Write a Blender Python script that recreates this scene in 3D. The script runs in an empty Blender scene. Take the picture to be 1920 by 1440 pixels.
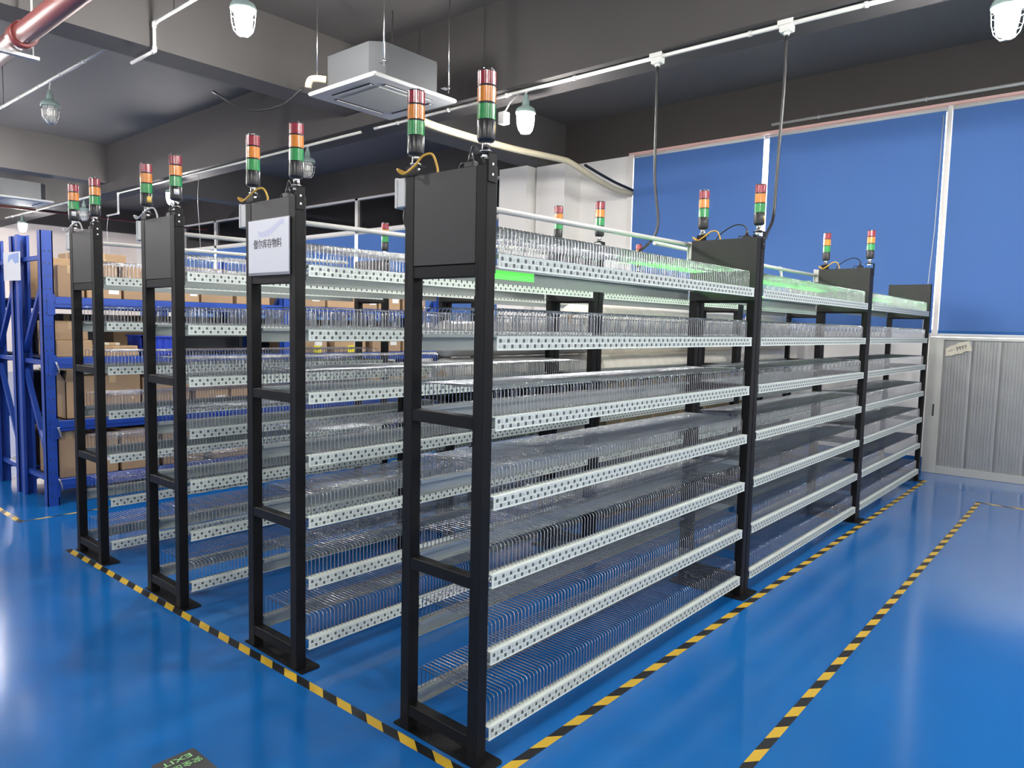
import bpy, math, random
from mathutils import Vector, Matrix
random.seed(7)
PI = math.pi
scene = bpy.context.scene
COL = scene.collection

# ------------------------------------------------------------------ camera, world, exposure
F_PX = 1351.6
YAW, PITCH, ROLL = 0.7090, -0.0814, 0.0225
CAM = Vector((-1.6923, -1.5740, 1.4948))
_f = Vector((math.cos(PITCH)*math.cos(YAW), math.cos(PITCH)*math.sin(YAW), math.sin(PITCH)))
_r = Vector((math.sin(YAW), -math.cos(YAW), 0)); _u = _r.cross(_f)
_r2 = _r*math.cos(ROLL) + _u*math.sin(ROLL); _u2 = -_r*math.sin(ROLL) + _u*math.cos(ROLL)
cd = bpy.data.cameras.new('camera'); cam = bpy.data.objects.new('camera', cd); COL.objects.link(cam)
cd.sensor_fit = 'HORIZONTAL'; cd.sensor_width = 36.0; cd.lens = F_PX*36.0/1920.0; cd.clip_start = 0.02
cam.matrix_world = Matrix(((_r2.x, _u2.x, -_f.x, CAM.x), (_r2.y, _u2.y, -_f.y, CAM.y), (_r2.z, _u2.z, -_f.z, CAM.z), (0, 0, 0, 1)))
scene.camera = cam
w = bpy.data.worlds.new('daylight'); scene.world = w; w.use_nodes = True
w.node_tree.nodes['Background'].inputs[0].default_value = (0.93, 0.96, 1.0, 1)
w.node_tree.nodes['Background'].inputs[1].default_value = 3.0
LAMP_STRENGTH = 430.0
vs = scene.view_settings
vs.view_transform = 'Standard'; vs.look = 'None'; vs.gamma = 1.0; vs.use_curve_mapping = False
vs.exposure = 1.05

# ------------------------------------------------------------------ materials
M = {}
def mat(name, col, rough=0.5, metal=0.0, spec=0.5, noise=0.0, nscale=8.0, bump=0.0, bscale=40.0, coat=0.0, emit=None, estr=0.0, stretch=None):
    m = bpy.data.materials.new(name); m.use_nodes = True; nt = m.node_tree
    b = nt.nodes['Principled BSDF']
    b.inputs['Base Color'].default_value = (*col, 1); b.inputs['Roughness'].default_value = rough
    b.inputs['Metallic'].default_value = metal; b.inputs['Specular IOR Level'].default_value = spec
    if coat: b.inputs['Coat Weight'].default_value = coat; b.inputs['Coat Roughness'].default_value = 0.1
    if emit: b.inputs['Emission Color'].default_value = (*emit, 1); b.inputs['Emission Strength'].default_value = estr
    if noise or bump:
        tc = nt.nodes.new('ShaderNodeTexCoord'); vec = tc.outputs['Object']
        if stretch:
            mp = nt.nodes.new('ShaderNodeMapping'); mp.inputs['Scale'].default_value = stretch
            nt.links.new(vec, mp.inputs[0]); vec = mp.outputs[0]
        if noise:
            n = nt.nodes.new('ShaderNodeTexNoise'); n.inputs['Scale'].default_value = nscale; n.inputs['Detail'].default_value = 4
            nt.links.new(vec, n.inputs['Vector'])
            mx = nt.nodes.new('ShaderNodeMix'); mx.data_type = 'RGBA'
            mx.inputs['A'].default_value = (*[c*(1-noise) for c in col], 1); mx.inputs['B'].default_value = (*[min(1, c*(1+noise)) for c in col], 1)
            nt.links.new(n.outputs['Fac'], mx.inputs['Factor']); nt.links.new(mx.outputs['Result'], b.inputs['Base Color'])
        if bump:
            n2 = nt.nodes.new('ShaderNodeTexNoise'); n2.inputs['Scale'].default_value = bscale; n2.inputs['Detail'].default_value = 3
            nt.links.new(vec, n2.inputs['Vector'])
            bp = nt.nodes.new('ShaderNodeBump'); bp.inputs['Strength'].default_value = bump; bp.inputs['Distance'].default_value = 0.01
            nt.links.new(n2.outputs['Fac'], bp.inputs['Height']); nt.links.new(bp.outputs['Normal'], b.inputs['Normal'])
    M[name] = m
    return m
mat('black_frame', (0.0065, 0.0063, 0.0066), 0.5, spec=0.22, noise=0.15, nscale=30, bump=0.05, bscale=400)
mat('black_panel', (0.017, 0.0165, 0.0165), 0.5, bump=0.05, bscale=500)
mat('rail_paint', (0.73, 0.80, 0.74), 0.3, noise=0.03, nscale=20)
mat('back_rail', (0.42, 0.46, 0.45), 0.22, metal=0.35, noise=0.05, nscale=12)
mat('label_dark', (0.10, 0.11, 0.11), 0.55)
mat('led_ring', (0.30, 0.33, 0.31), 0.4)
mat('led_dot', (0.72, 0.75, 0.73), 0.3)
mat('chrome_wire', (0.49, 0.505, 0.53), 0.24, metal=1.0)
mat('steel', (0.6, 0.6, 0.6), 0.25, metal=1.0)
mat('green_led', (0.1, 0.9, 0.15), 0.4, emit=(0.03, 1.0, 0.015), estr=30.0)
mat('green_led_reflection', (0.1, 0.9, 0.15), 0.4, emit=(0.13, 0.70, 0.085), estr=0.5)  # emission stands in for LED light reflected on the back rail
mat('tower_black', (0.02, 0.02, 0.022), 0.3)
mat('lens_red', (0.25, 0.018, 0.034), 0.18, coat=0.6)
mat('lens_amber', (0.60, 0.20, 0.02), 0.18, coat=0.6)
mat('lens_green', (0.02, 0.25, 0.062), 0.18, coat=0.6)
mat('sticker_yellow', (0.72, 0.48, 0.12), 0.5, noise=0.2, nscale=120)
mat('sticker_white', (0.75, 0.75, 0.73), 0.5, noise=0.12, nscale=150)
mat('pvc_white', (0.60, 0.60, 0.57), 0.35)
mat('pvc_grey', (0.42, 0.42, 0.41), 0.4)
mat('cable_black', (0.012, 0.012, 0.013), 0.4)
mat('cable_yellow', (0.55, 0.32, 0.04), 0.4)
mat('cable_grey', (0.42, 0.42, 0.42), 0.4)
mat('wall_white', (0.84, 0.815, 0.78), 0.7, noise=0.03, nscale=1.5, bump=0.05, bscale=60)
mat('wall_cream', (0.86, 0.75, 0.68), 0.7, noise=0.03, nscale=1.5, bump=0.05, bscale=60)
mat('wall_dark', (0.054, 0.047, 0.043), 0.75, noise=0.12, nscale=0.8, bump=0.08, bscale=30)
mat('ceiling_dark', (0.105, 0.098, 0.094), 0.75, noise=0.12, nscale=0.7, bump=0.08, bscale=20)
mat('beam_dimmed', (0.078, 0.073, 0.071), 0.75, noise=0.12, nscale=0.8, bump=0.08, bscale=30)  # ceiling paint toned down, weaker lamp light put into the colour
mat('beam_shaded', (0.040, 0.036, 0.036), 0.75, noise=0.12, nscale=0.8, bump=0.08, bscale=30)  # darker copy of the ceiling paint, with the beam's shade in the colour
mat('base_blue', (0.012, 0.10, 0.32), 0.25)
mat('trim_lit_pink', (0.74, 0.47, 0.42), 0.45)  # pinkish window light painted into the trim colour
mat('window_frame', (0.74, 0.70, 0.66), 0.4)
mat('dark_pane', (0.012, 0.012, 0.013), 0.08, bump=0.15, bscale=2.5)
mat('alu', (0.56, 0.56, 0.52), 0.35, metal=0.5, noise=0.06, nscale=6)
mat('silver_panel', (0.37, 0.375, 0.365), 0.32, metal=0.55, noise=0.12, nscale=3, stretch=(1, 6, 0.5))
mat('pallet_blue', (0.016, 0.065, 0.36), 0.38, noise=0.12, nscale=10)
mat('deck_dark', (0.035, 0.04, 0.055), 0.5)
mat('bin_blue', (0.03, 0.07, 0.55), 0.35)
mat('carton', (0.43, 0.285, 0.16), 0.75, noise=0.12, nscale=5)
mat('carton_b', (0.36, 0.24, 0.14), 0.75, noise=0.12, nscale=5)
mat('carton_tape', (0.50, 0.36, 0.20), 0.3)
mat('roll_white', (0.86, 0.82, 0.73), 0.42, noise=0.16, nscale=5, bump=0.25, bscale=12, stretch=(3, 0.2, 0.2))
mat('roll_grey', (0.46, 0.45, 0.42), 0.22, noise=0.2, nscale=6, bump=0.4, bscale=14)
mat('wrapped', (0.50, 0.48, 0.43), 0.25, noise=0.15, nscale=6, bump=0.35, bscale=10)
mat('olive_carton', (0.20, 0.17, 0.10), 0.7, noise=0.2, nscale=6)
mat('pallet_wood', (0.33, 0.22, 0.12), 0.8, noise=0.2, nscale=12)
mat('ac_metal', (0.12, 0.125, 0.13), 0.4, metal=0.5, noise=0.1, nscale=3)
mat('ac_white', (0.50, 0.50, 0.49), 0.45)
mat('ac_grille', (0.42, 0.43, 0.39), 0.6, noise=0.1, nscale=60)
mat('ac_slot', (0.02, 0.02, 0.02), 0.5)
mat('insulation', (0.54, 0.48, 0.34), 0.6, bump=0.3, bscale=30, noise=0.06, nscale=20)
mat('lamp_cast', (0.22, 0.30, 0.28), 0.5, noise=0.1, nscale=20)
mat('red_pipe', (0.13, 0.026, 0.024), 0.42)
mat('paper', (0.78, 0.78, 0.80), 0.35, coat=0.3)
mat('paper_edge', (0.28, 0.28, 0.30), 0.2)
mat('ink', (0.02, 0.02, 0.022), 0.5)
mat('pale_blue_print', (0.62, 0.63, 0.75), 0.4)
mat('blue_print', (0.30, 0.40, 0.70), 0.4)
mat('torn_paper', (0.66, 0.62, 0.50), 0.7, noise=0.1, nscale=40)
mat('sticker_floor', (0.05, 0.05, 0.05), 0.45)
mat('glow_green', (0.35, 0.75, 0.30), 0.5)
mat('label_yellow', (0.80, 0.68, 0.02), 0.5)
mat('ceramic_white', (0.7, 0.7, 0.68), 0.4)
mat('lamp_on', (1, 1, 1), 0.3, emit=(1.0, 0.97, 0.935), estr=LAMP_STRENGTH)

def glassy(name, tint, rough, fac):
    m = bpy.data.materials.new(name); m.use_nodes = True; nt = m.node_tree; nt.nodes.clear()
    out = nt.nodes.new('ShaderNodeOutputMaterial'); mx = nt.nodes.new('ShaderNodeMixShader')
    tr = nt.nodes.new('ShaderNodeBsdfTransparent'); tr.inputs[0].default_value = (*tint, 1)
    pr = nt.nodes.new('ShaderNodeBsdfPrincipled'); pr.inputs['Base Color'].default_value = (0.75, 0.75, 0.72, 1); pr.inputs['Roughness'].default_value = rough
    mx.inputs[0].default_value = fac
    nt.links.new(tr.outputs[0], mx.inputs[1]); nt.links.new(pr.outputs[0], mx.inputs[2]); nt.links.new(mx.outputs[0], out.inputs[0])
    M[name] = m
glassy('lamp_glass', (0.9, 0.9, 0.88), 0.12, 0.42)
glassy('window_glass', (0.95, 0.97, 0.98), 0.03, 0.10)
glassy('sleeve', (0.95, 0.95, 0.97), 0.1, 0.12)

# floor: glossy blue epoxy
m = bpy.data.materials.new('epoxy_blue'); m.use_nodes = True; nt = m.node_tree; b = nt.nodes['Principled BSDF']
tc = nt.nodes.new('ShaderNodeTexCoord')
n = nt.nodes.new('ShaderNodeTexNoise'); n.inputs['Scale'].default_value = 0.9; n.inputs['Detail'].default_value = 5; nt.links.new(tc.outputs['Object'], n.inputs['Vector'])
cr = nt.nodes.new('ShaderNodeValToRGB'); cr.color_ramp.elements[0].position = 0.3; cr.color_ramp.elements[0].color = (0.0075, 0.120, 0.40, 1)
cr.color_ramp.elements[1].position = 0.7; cr.color_ramp.elements[1].color = (0.010, 0.148, 0.46, 1)
nt.links.new(n.outputs['Fac'], cr.inputs[0]); nt.links.new(cr.outputs[0], b.inputs['Base Color'])
n2 = nt.nodes.new('ShaderNodeTexNoise'); n2.inputs['Scale'].default_value = 3.0; n2.inputs['Detail'].default_value = 2; nt.links.new(tc.outputs['Object'], n2.inputs['Vector'])
bp = nt.nodes.new('ShaderNodeBump'); bp.inputs['Strength'].default_value = 0.06; bp.inputs['Distance'].default_value = 0.02
nt.links.new(n2.outputs['Fac'], bp.inputs['Height']); nt.links.new(bp.outputs['Normal'], b.inputs['Normal'])
b.inputs['Roughness'].default_value = 0.14; b.inputs['Specular IOR Level'].default_value = 0.5
M['epoxy_blue'] = m

# blinds: translucent woven blue fabric
m = bpy.data.materials.new('blind_blue'); m.use_nodes = True; nt = m.node_tree; nt.nodes.clear()
out = nt.nodes.new('ShaderNodeOutputMaterial'); mx = nt.nodes.new('ShaderNodeMixShader'); mx.inputs[0].default_value = 0.24
df = nt.nodes.new('ShaderNodeBsdfDiffuse'); df.inputs[0].default_value = (0.108, 0.215, 0.48, 1)
tl = nt.nodes.new('ShaderNodeBsdfTranslucent'); tl.inputs[0].default_value = (0.118, 0.225, 0.47, 1)
nt.links.new(df.outputs[0], mx.inputs[1]); nt.links.new(tl.outputs[0], mx.inputs[2]); nt.links.new(mx.outputs[0], out.inputs[0])
M['blind_blue'] = m

# hazard tape: printed slanted stripes along the strip's own X axis
def hazard(name, period, skew):
    m = bpy.data.materials.new(name); m.use_nodes = True; nt = m.node_tree; b = nt.nodes['Principled BSDF']
    tc = nt.nodes.new('ShaderNodeTexCoord'); sp = nt.nodes.new('ShaderNodeSeparateXYZ'); nt.links.new(tc.outputs['Object'], sp.inputs[0])
    a = nt.nodes.new('ShaderNodeMath'); a.operation = 'MULTIPLY_ADD'; a.inputs[1].default_value = skew; nt.links.new(sp.outputs['Y'], a.inputs[0]); nt.links.new(sp.outputs['X'], a.inputs[2])
    d = nt.nodes.new('ShaderNodeMath'); d.operation = 'DIVIDE'; d.inputs[1].default_value = period; nt.links.new(a.outputs[0], d.inputs[0])
    fr = nt.nodes.new('ShaderNodeMath'); fr.operation = 'FRACT'; nt.links.new(d.outputs[0], fr.inputs[0])
    gt = nt.nodes.new('ShaderNodeMath'); gt.operation = 'GREATER_THAN'; gt.inputs[1].default_value = 0.5; nt.links.new(fr.outputs[0], gt.inputs[0])
    mx = nt.nodes.new('ShaderNodeMix'); mx.data_type = 'RGBA'; mx.inputs['A'].default_value = (0.012, 0.012, 0.012, 1); mx.inputs['B'].default_value = (0.66, 0.43, 0.035, 1)
    nt.links.new(gt.outputs[0], mx.inputs['Factor']); nt.links.new(mx.outputs['Result'], b.inputs['Base Color'])
    b.inputs['Roughness'].default_value = 0.4
    M[name] = m
hazard('tape_a', 0.182, 1.5)
hazard('tape_b', 0.196, 1.2)

# ------------------------------------------------------------------ mesh helpers
class MB:
    def __init__(s): s.v = []; s.f = []; s.mi = []; s.sm = []
    def add(s, vs, fs, mi=0, smooth=False):
        o = len(s.v); s.v += [tuple(p) for p in vs]
        for f in fs: s.f.append(tuple(i+o for i in f)); s.mi.append(mi); s.sm.append(smooth)
        return s
    def box(s, x0, y0, z0, x1, y1, z1, mi=0):
        return s.add([(x0,y0,z0),(x1,y0,z0),(x1,y1,z0),(x0,y1,z0),(x0,y0,z1),(x1,y0,z1),(x1,y1,z1),(x0,y1,z1)],
            [(0,3,2,1),(4,5,6,7),(0,1,5,4),(1,2,6,5),(2,3,7,6),(3,0,4,7)], mi)
    def bevbox(s, x0, y0, z0, x1, y1, z1, b=0.003, mi=0):
        # box with chamfered vertical and horizontal edges
        def ring(z, i): return [(x0+i+b,y0+i,z),(x1-i-b,y0+i,z),(x1-i,y0+i+b,z),(x1-i,y1-i-b,z),(x1-i-b,y1-i,z),(x0+i+b,y1-i,z),(x0+i,y1-i-b,z),(x0+i,y0+i+b,z)]
        vs = ring(z0, b)+ring(z0+b, 0)+ring(z1-b, 0)+ring(z1, b)
        fs = [tuple(range(7,-1,-1)), tuple(range(24,32))]
        for k in range(3):
            for i in range(8): fs.append((k*8+i, k*8+(i+1)%8, k*8+8+(i+1)%8, k*8+8+i))
        return s.add(vs, fs, mi)
    def tube(s, pts, r, n=6, mi=0, smooth=True, cap=True, rad=None):
        pts = [Vector(p) for p in pts]; N = len(pts); vs = []; fs = []
        t0 = (pts[1]-pts[0]).normalized()
        up = Vector((0,0,1)) if abs(t0.z) < 0.9 else Vector((1,0,0))
        a = t0.cross(up).normalized()
        for i, p in enumerate(pts):
            if i == 0: t = pts[1]-pts[0]
            elif i == N-1: t = pts[-1]-pts[-2]
            else: t = (pts[i+1]-p).normalized()+(p-pts[i-1]).normalized()
            if t.length < 1e-9: t = pts[i+1]-p
            t.normalize(); a = (a - t*a.dot(t))
            if a.length < 1e-6: a = t.orthogonal()
            a.normalize(); b = t.cross(a); rr = rad[i] if rad else r
            for k in range(n):
                q = 2*PI*(k+0.5)/n; vs.append(p+a*(rr*math.cos(q))+b*(rr*math.sin(q)))
        for i in range(N-1):
            for k in range(n): fs.append((i*n+k, i*n+(k+1)%n, (i+1)*n+(k+1)%n, (i+1)*n+k))
        s.add(vs, fs, mi, smooth)
        if cap:
            o = len(s.v)-len(vs); s.f += [tuple(o+k for k in range(n-1,-1,-1)), tuple(o+(N-1)*n+k for k in range(n))]; s.mi += [mi, mi]; s.sm += [False, False]
        return s
    def lathe(s, prof, c=(0,0,0), n=24, mi=0, smooth=True, ax='Z'):
        vs = []; fs = []
        for r, h in prof:
            for k in range(n):
                q = 2*PI*k/n; x, y = r*math.cos(q), r*math.sin(q)
                p = (x, y, h) if ax == 'Z' else ((h, x, y) if ax == 'X' else (y, h, x))
                vs.append((c[0]+p[0], c[1]+p[1], c[2]+p[2]))
        for i in range(len(prof)-1):
            for k in range(n): fs.append((i*n+k, i*n+(k+1)%n, (i+1)*n+(k+1)%n, (i+1)*n+k))
        s.add(vs, fs, mi, smooth)
        o = len(s.v)-len(vs); L = len(prof)-1
        if prof[0][0] > 1e-5: s.f.append(tuple(o+k for k in range(n-1,-1,-1))); s.mi.append(mi); s.sm.append(False)
        if prof[L][0] > 1e-5: s.f.append(tuple(o+L*n+k for k in range(n))); s.mi.append(mi); s.sm.append(False)
        return s
    def mesh(s, name, mats):
        me = bpy.data.meshes.new(name); me.from_pydata(s.v, [], s.f)
        for mm in (mats if isinstance(mats, (list, tuple)) else [mats]): me.materials.append(M[mm])
        me.polygons.foreach_set('material_index', s.mi); me.polygons.foreach_set('use_smooth', s.sm)
        me.update(); return me
def obj(name, me, parent=None, loc=None, rotz=None):
    o = bpy.data.objects.new(name, me); COL.objects.link(o)
    if parent: o.parent = parent
    if loc: o.location = loc
    if rotz is not None: o.rotation_euler = (0, 0, rotz)
    return o
def tag(o, label=None, cat=None, group=None, kind=None):
    if label: o['label'] = label
    if cat: o['category'] = cat
    if group: o['group'] = group
    if kind: o['kind'] = kind
    return o
def thing(name, label, cat, loc=(0,0,0), group=None, rotz=0):
    o = bpy.data.objects.new(name, None); COL.objects.link(o); o.location = loc; o.rotation_euler = (0,0,rotz); o.empty_display_size = 0.1
    return tag(o, label, cat, group)
def struct(name, mb, mats, parent=None):
    o = obj(name, mb.mesh(name, mats), parent)
    if not parent: o['kind'] = 'structure'
    return o
def text_mesh(s, size, name, align='CENTER', extrude=0.0004):
    cu = bpy.data.curves.new(name, 'FONT'); cu.body = s; cu.size = size; cu.align_x = align; cu.align_y = 'CENTER'; cu.extrude = extrude; cu.resolution_u = 3
    to = bpy.data.objects.new(name+'_tmp', cu); COL.objects.link(to)
    dg = bpy.context.evaluated_depsgraph_get(); me = bpy.data.meshes.new_from_object(to.evaluated_get(dg))
    bpy.data.objects.remove(to); bpy.data.curves.remove(cu); me.name = name
    return me
def catmull(pts, sub=6):
    P = [Vector(p) for p in pts]; P = [P[0]*2-P[1]]+P+[P[-1]*2-P[-2]]; out = []
    for i in range(1, len(P)-2):
        for k in range(sub):
            t = k/sub; a, b, c, d = P[i-1], P[i], P[i+1], P[i+2]
            out.append(0.5*((2*b)+(c-a)*t+(2*a-5*b+4*c-d)*t*t+(3*b-a-3*c+d)*t**3))
    out.append(P[-2]); return out

# ------------------------------------------------------------------ the room
XW, YL, YR, XF = 7.2, 20.5, -8.5, -8.0
ZS = 4.5
f = struct('floor', MB().box(XF, YR, -0.1, XW+0.3, YL+0.2, 0), 'epoxy_blue')
ceil = struct('ceiling', MB().box(XF, YR, ZS, XW+0.3, YL+0.2, ZS+0.15), 'ceiling_dark')
# beams: two along the rack rows' cross direction, several along the rows
obj('beam', MB().box(3.47, YR, 3.683, 3.87, YL, ZS+0.01).mesh('beam', 'beam_shaded'), ceil)
obj('beam', MB().box(-3.0, YR, 3.74, -2.6, YL, ZS+0.01).mesh('beam', 'ceiling_dark'), ceil)
for y in (-3.0, 5.1, 12.4):
    obj('beam', MB().box(XF, y, 3.84, XW, y+0.38, ZS+0.01).mesh('beam', 'beam_dimmed'), ceil)
# wall with the windows
wb = MB()
wb.box(XW, 0.09, 0, XW+0.25, YL, 1.5)                # below the sills
wb.box(XW, YR, 0, XW+0.25, -1.9, 3.9)
wb.box(XW, -1.9, 0, XW+0.25, 0.09, 0.02)
wb.box(XW, 3.93, 1.5, XW+0.25, 6.3, 3.9)
wb.box(XW, 17.5, 1.5, XW+0.25, YL, 3.9)
wb.box(XW, YR, 3.9, XW+0.25, YL, ZS, 1)
wall_back = struct('wall_back', wb, ['wall_white', 'wall_dark'])
obj('column', MB().box(6.80, 4.80, 0, XW, 5.32, 3.84).mesh('column', 'wall_white'), wall_back)
obj('column', MB().box(6.62, 5.36, 0, XW, 5.9, 3.84).mesh('column', 'wall_white'), wall_back)
bb = struct('baseboard_back', MB().box(XW-0.012, 0.09, 0, XW, 4.8, 0.155), 'base_blue')
wl = MB(); wl.box(XF, YL, 0, XW, YL+0.2, 3.86); wl.box(XF, YL-0.15, 3.86, XW, YL+0.2, ZS, 1)
struct('wall_left', wl, ['wall_cream', 'wall_dark'])
struct('wall_right', MB().box(XF, YR-0.2, 0, XW, YR, ZS), 'wall_white')
struct('wall_front', MB().box(XF-0.2, YR, 0, XF, YL, ZS), 'wall_white')
# windows behind the blinds
def window(n, y0, y1, z0, z1, mull):
    wf = MB(); x0, x1 = XW+0.03, XW+0.09
    for y in [y0+0.02]+mull+[y1-0.02]: wf.box(x0, y-0.02, z0, x1, y+0.02, z1)
    wf.box(x0, y0, z0, x1, y1, z0+0.05); wf.box(x0, y0, z1-0.05, x1, y1, z1)
    o = struct('window_%d' % n, wf, 'window_frame')
    ys = [y0+0.02]+mull+[y1-0.02]
    for a, b in zip(ys, ys[1:]): obj('pane', MB().box(XW+0.055, a+0.02, z0+0.05, XW+0.062, b-0.02, z1-0.05).mesh('pane', 'window_glass'), o)
    return o
window(1, -1.9, 3.93, 1.5, 3.9, [-0.95, 0.05, 1.05, 2.95])
window(2, 6.3, 17.5, 1.5, 3.26, [8.2, 10.15, 12.1, 14.0, 15.8])
wd = MB()
for y in (6.32, 8.2, 10.15, 12.1, 14.0, 15.8, 17.48): wd.box(XW-0.03, y-0.045, 3.24, XW+0.08, y+0.045, 3.9)
wd.box(XW-0.03, 6.3, 3.24, XW+0.08, 17.5, 3.29); wd.box(XW-0.03, 6.3, 3.86, XW+0.08, 17.5, 3.9)
w3 = struct('window_3', wd, 'window_frame')
for a, b in zip((6.32, 8.2, 10.15, 12.1, 14.0, 15.8), (8.2, 10.15, 12.1, 14.0, 15.8, 17.48)):
    obj('pane', MB().box(XW+0.02, a+0.045, 3.29, XW+0.03, b-0.045, 3.86).mesh('pane', 'dark_pane'), w3)
# white jamb beside the leftmost of the near blinds and slim mullion covers
struct('trim_1', MB().box(XW-0.05, 3.88, 1.5, XW, 3.95, 3.9), 'window_frame')
struct('trim_2', MB().box(XW-0.03, 0.03, 1.5, XW, 0.075, 3.9), 'window_frame')
struct('trim_3', MB().box(XW-0.05, -1.9, 3.895, XW, 3.95, 3.925), 'trim_lit_pink')
struct('trim_4', MB().box(XW-0.06, -1.9, 1.475, XW+0.02, 0.10, 1.50), 'pvc_white')

# roller blinds
def blind(y0, y1, z0, z1, label, x=XW-0.035, group='blue roller blinds'):
    t = thing('roller_blind', label, 'blind', (x, (y0+y1)/2, z0), group)
    W = (y1-y0)/2; H = z1-z0
    mb = MB(); n = 14; vs = []; fs = []
    for k, dx in ((0, 0.0), (1, 0.0016)):
        for i in range(n+1):
            yy = -W+2*W*i/n; wob = 0.006*math.sin(i*1.3+y0*5)
            vs += [(dx+wob, yy, 0.0), (dx+wob*0.3, yy, H)]
    m0 = 2*(n+1)
    for i in range(n):
        a = 2*i; fs.append((a, a+1, a+3, a+2)); a += m0; fs.append((a, a+2, a+3, a+1))
    mb.add(vs, fs, 0, True)
    obj('fabric', mb.mesh('fabric', 'blind_blue'), t)
    obj('roller_tube', MB().lathe([(0.022, -W), (0.022, W)], (0.008, 0, H+0.002), 12, ax='Y').mesh('roller_tube', 'pvc_white'), t)
    obj('bottom_bar', MB().bevbox(-0.008, -W, -0.01, 0.010, W, 0.018, 0.003).mesh('bottom_bar', 'base_blue'), t)
    return t
blind(2.035, 3.87, 1.52, 3.865, 'blue roller blind beside the white column, left of the bright window gap')
blind(0.085, 1.965, 1.52, 3.865, 'blue roller blind between the bright window gap and the pale mullion')
blind(-1.88, 0.02, 1.52, 3.865, 'blue roller blind above the ribbed silver panel')
for y0, y1, nm in ((6.36, 8.15, 'first beyond the white columns'), (8.25, 10.1, 'second beyond the white columns'), (10.2, 12.05, 'third beyond the white columns'), (12.15, 13.95, 'fourth beyond the white columns'), (14.05, 15.75, 'fifth beyond the white columns'), (15.85, 17.45, 'last before the far corner')):
    blind(y0, y1, 1.52, 3.21, 'blue window blind under dark panes, ' + nm, XW-0.03)
# pull cord of the blind
tag(obj('blind_cord', MB().tube([(XW-0.08, 0.10, 3.8), (XW-0.09, 0.11, 2.6), (XW-0.10, 0.16, 1.5), (XW-0.09, 0.12, 1.2), (XW-0.075, 0.07, 1.17), (XW-0.09, 0.05, 1.35)], 0.004, 5).mesh('blind_cord', 'pvc_white')),
    'thin white pull cord hanging beside the pale window mullion', 'cord')

# ribbed silver panel closing the opening under the right-hand blind
sp = thing('silver_panel', 'ribbed silver metal panel with aluminium frame standing under the blue blind', 'panel', (XW-0.03, 0.09, 0))
obj('frame', MB().bevbox(-0.02, -0.135, 0.0, 0.02, 0.0, 1.47).bevbox(-0.02, -1.98, 0.0, 0.02, -0.135, 0.085).bevbox(-0.02, -1.98, 1.44, 0.02, -0.135, 1.47).mesh('panel_frame', 'alu'), sp)
yy = -0.137; k = 0
while yy > -1.9:
    y2 = max(yy-0.255, -1.95); mb = MB(); ny = 18; vs = []; fs = []
    for i in range(ny+1):
        t_ = yy-0.003+(y2+0.006-yy)*i/ny
        dx = (0.0007 if i % 2 else 0.0) + (0.004 if i in (0, ny) else 0)
        vs += [(-0.004+dx, t_, 0.085), (-0.004+dx, t_, 1.44)]
    for i in range(ny): a = 2*i; fs.append((a, a+2, a+3, a+1))
    mb.add(vs, fs); mb.box(0.008, y2, 0.085, 0.012, yy, 1.44)
    obj('ribbed_sheet', mb.mesh('ribbed_sheet', 'silver_panel'), sp); yy = y2
obj('backing', MB().box(0.013, -1.98, 0.0, 0.022, -0.001, 1.47).mesh('backing', 'alu'), sp)
obj('latch', MB().bevbox(-0.028, -0.085, 0.62, -0.019, -0.07, 0.75, 0.002).mesh('latch', 'ac_slot'), sp)
# torn paper stuck to the panel
tp = thing('torn_paper', 'torn cream paper with black handwriting stuck on the silver panel', 'paper', (XW-0.056, -0.15, 1.36))
pts = [(-0.125,0.075),(-0.115,0.078),(-0.07,0.062),(-0.03,0.055),(0.0,0.035),(0.045,0.02),(0.085,-0.01),(0.08,-0.04),(0.083,-0.09),(0.03,-0.085),(-0.02,-0.062),(-0.06,-0.06),(-0.10,-0.03),(-0.14,-0.032),(-0.16,-0.02),(-0.14,0.03)]
vs = [(0, y, z) for y, z in pts]+[(0.002, y, z) for y, z in pts]; N = len(pts)
obj('sheet', MB().add(vs, [tuple(range(N)), tuple(range(2*N-1, N-1, -1))]+[(i, N+i, N+(i+1) % N, (i+1) % N) for i in range(N)]).mesh('sheet', 'torn_paper'), tp)
wr = MB()
def stroke(a, b, r=0.0022): wr.tube([(-0.001, a[0], a[1]), (-0.001, b[0], b[1])], r, 4, cap=True)
def rotp(y, z): c, s_ = math.cos(-0.33), math.sin(-0.33); return (y*c-z*s_-0.02, y*s_+z*c-0.012)
for y0 in (0.0, -0.026, -0.052, -0.078):
    stroke(rotp(y0, -0.018), rotp(y0-0.004, 0.018), 0.003); stroke(rotp(y0+0.006, 0.014), rotp(y0-0.02, 0.018), 0.003); stroke(rotp(y0, 0.0), rotp(y0-0.016, 0.003), 0.003)
stroke(rotp(0.085, 0.0), rotp(0.055, 0.0)); stroke(rotp(0.052, -0.006), rotp(0.046, -0.002), 0.004); stroke(rotp(0.048, 0.012), rotp(0.044, 0.014), 0.004); stroke(rotp(0.038, 0.002), rotp(0.02, 0.003))
obj('handwriting', wr.mesh('handwriting', 'ink'), tp)

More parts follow.
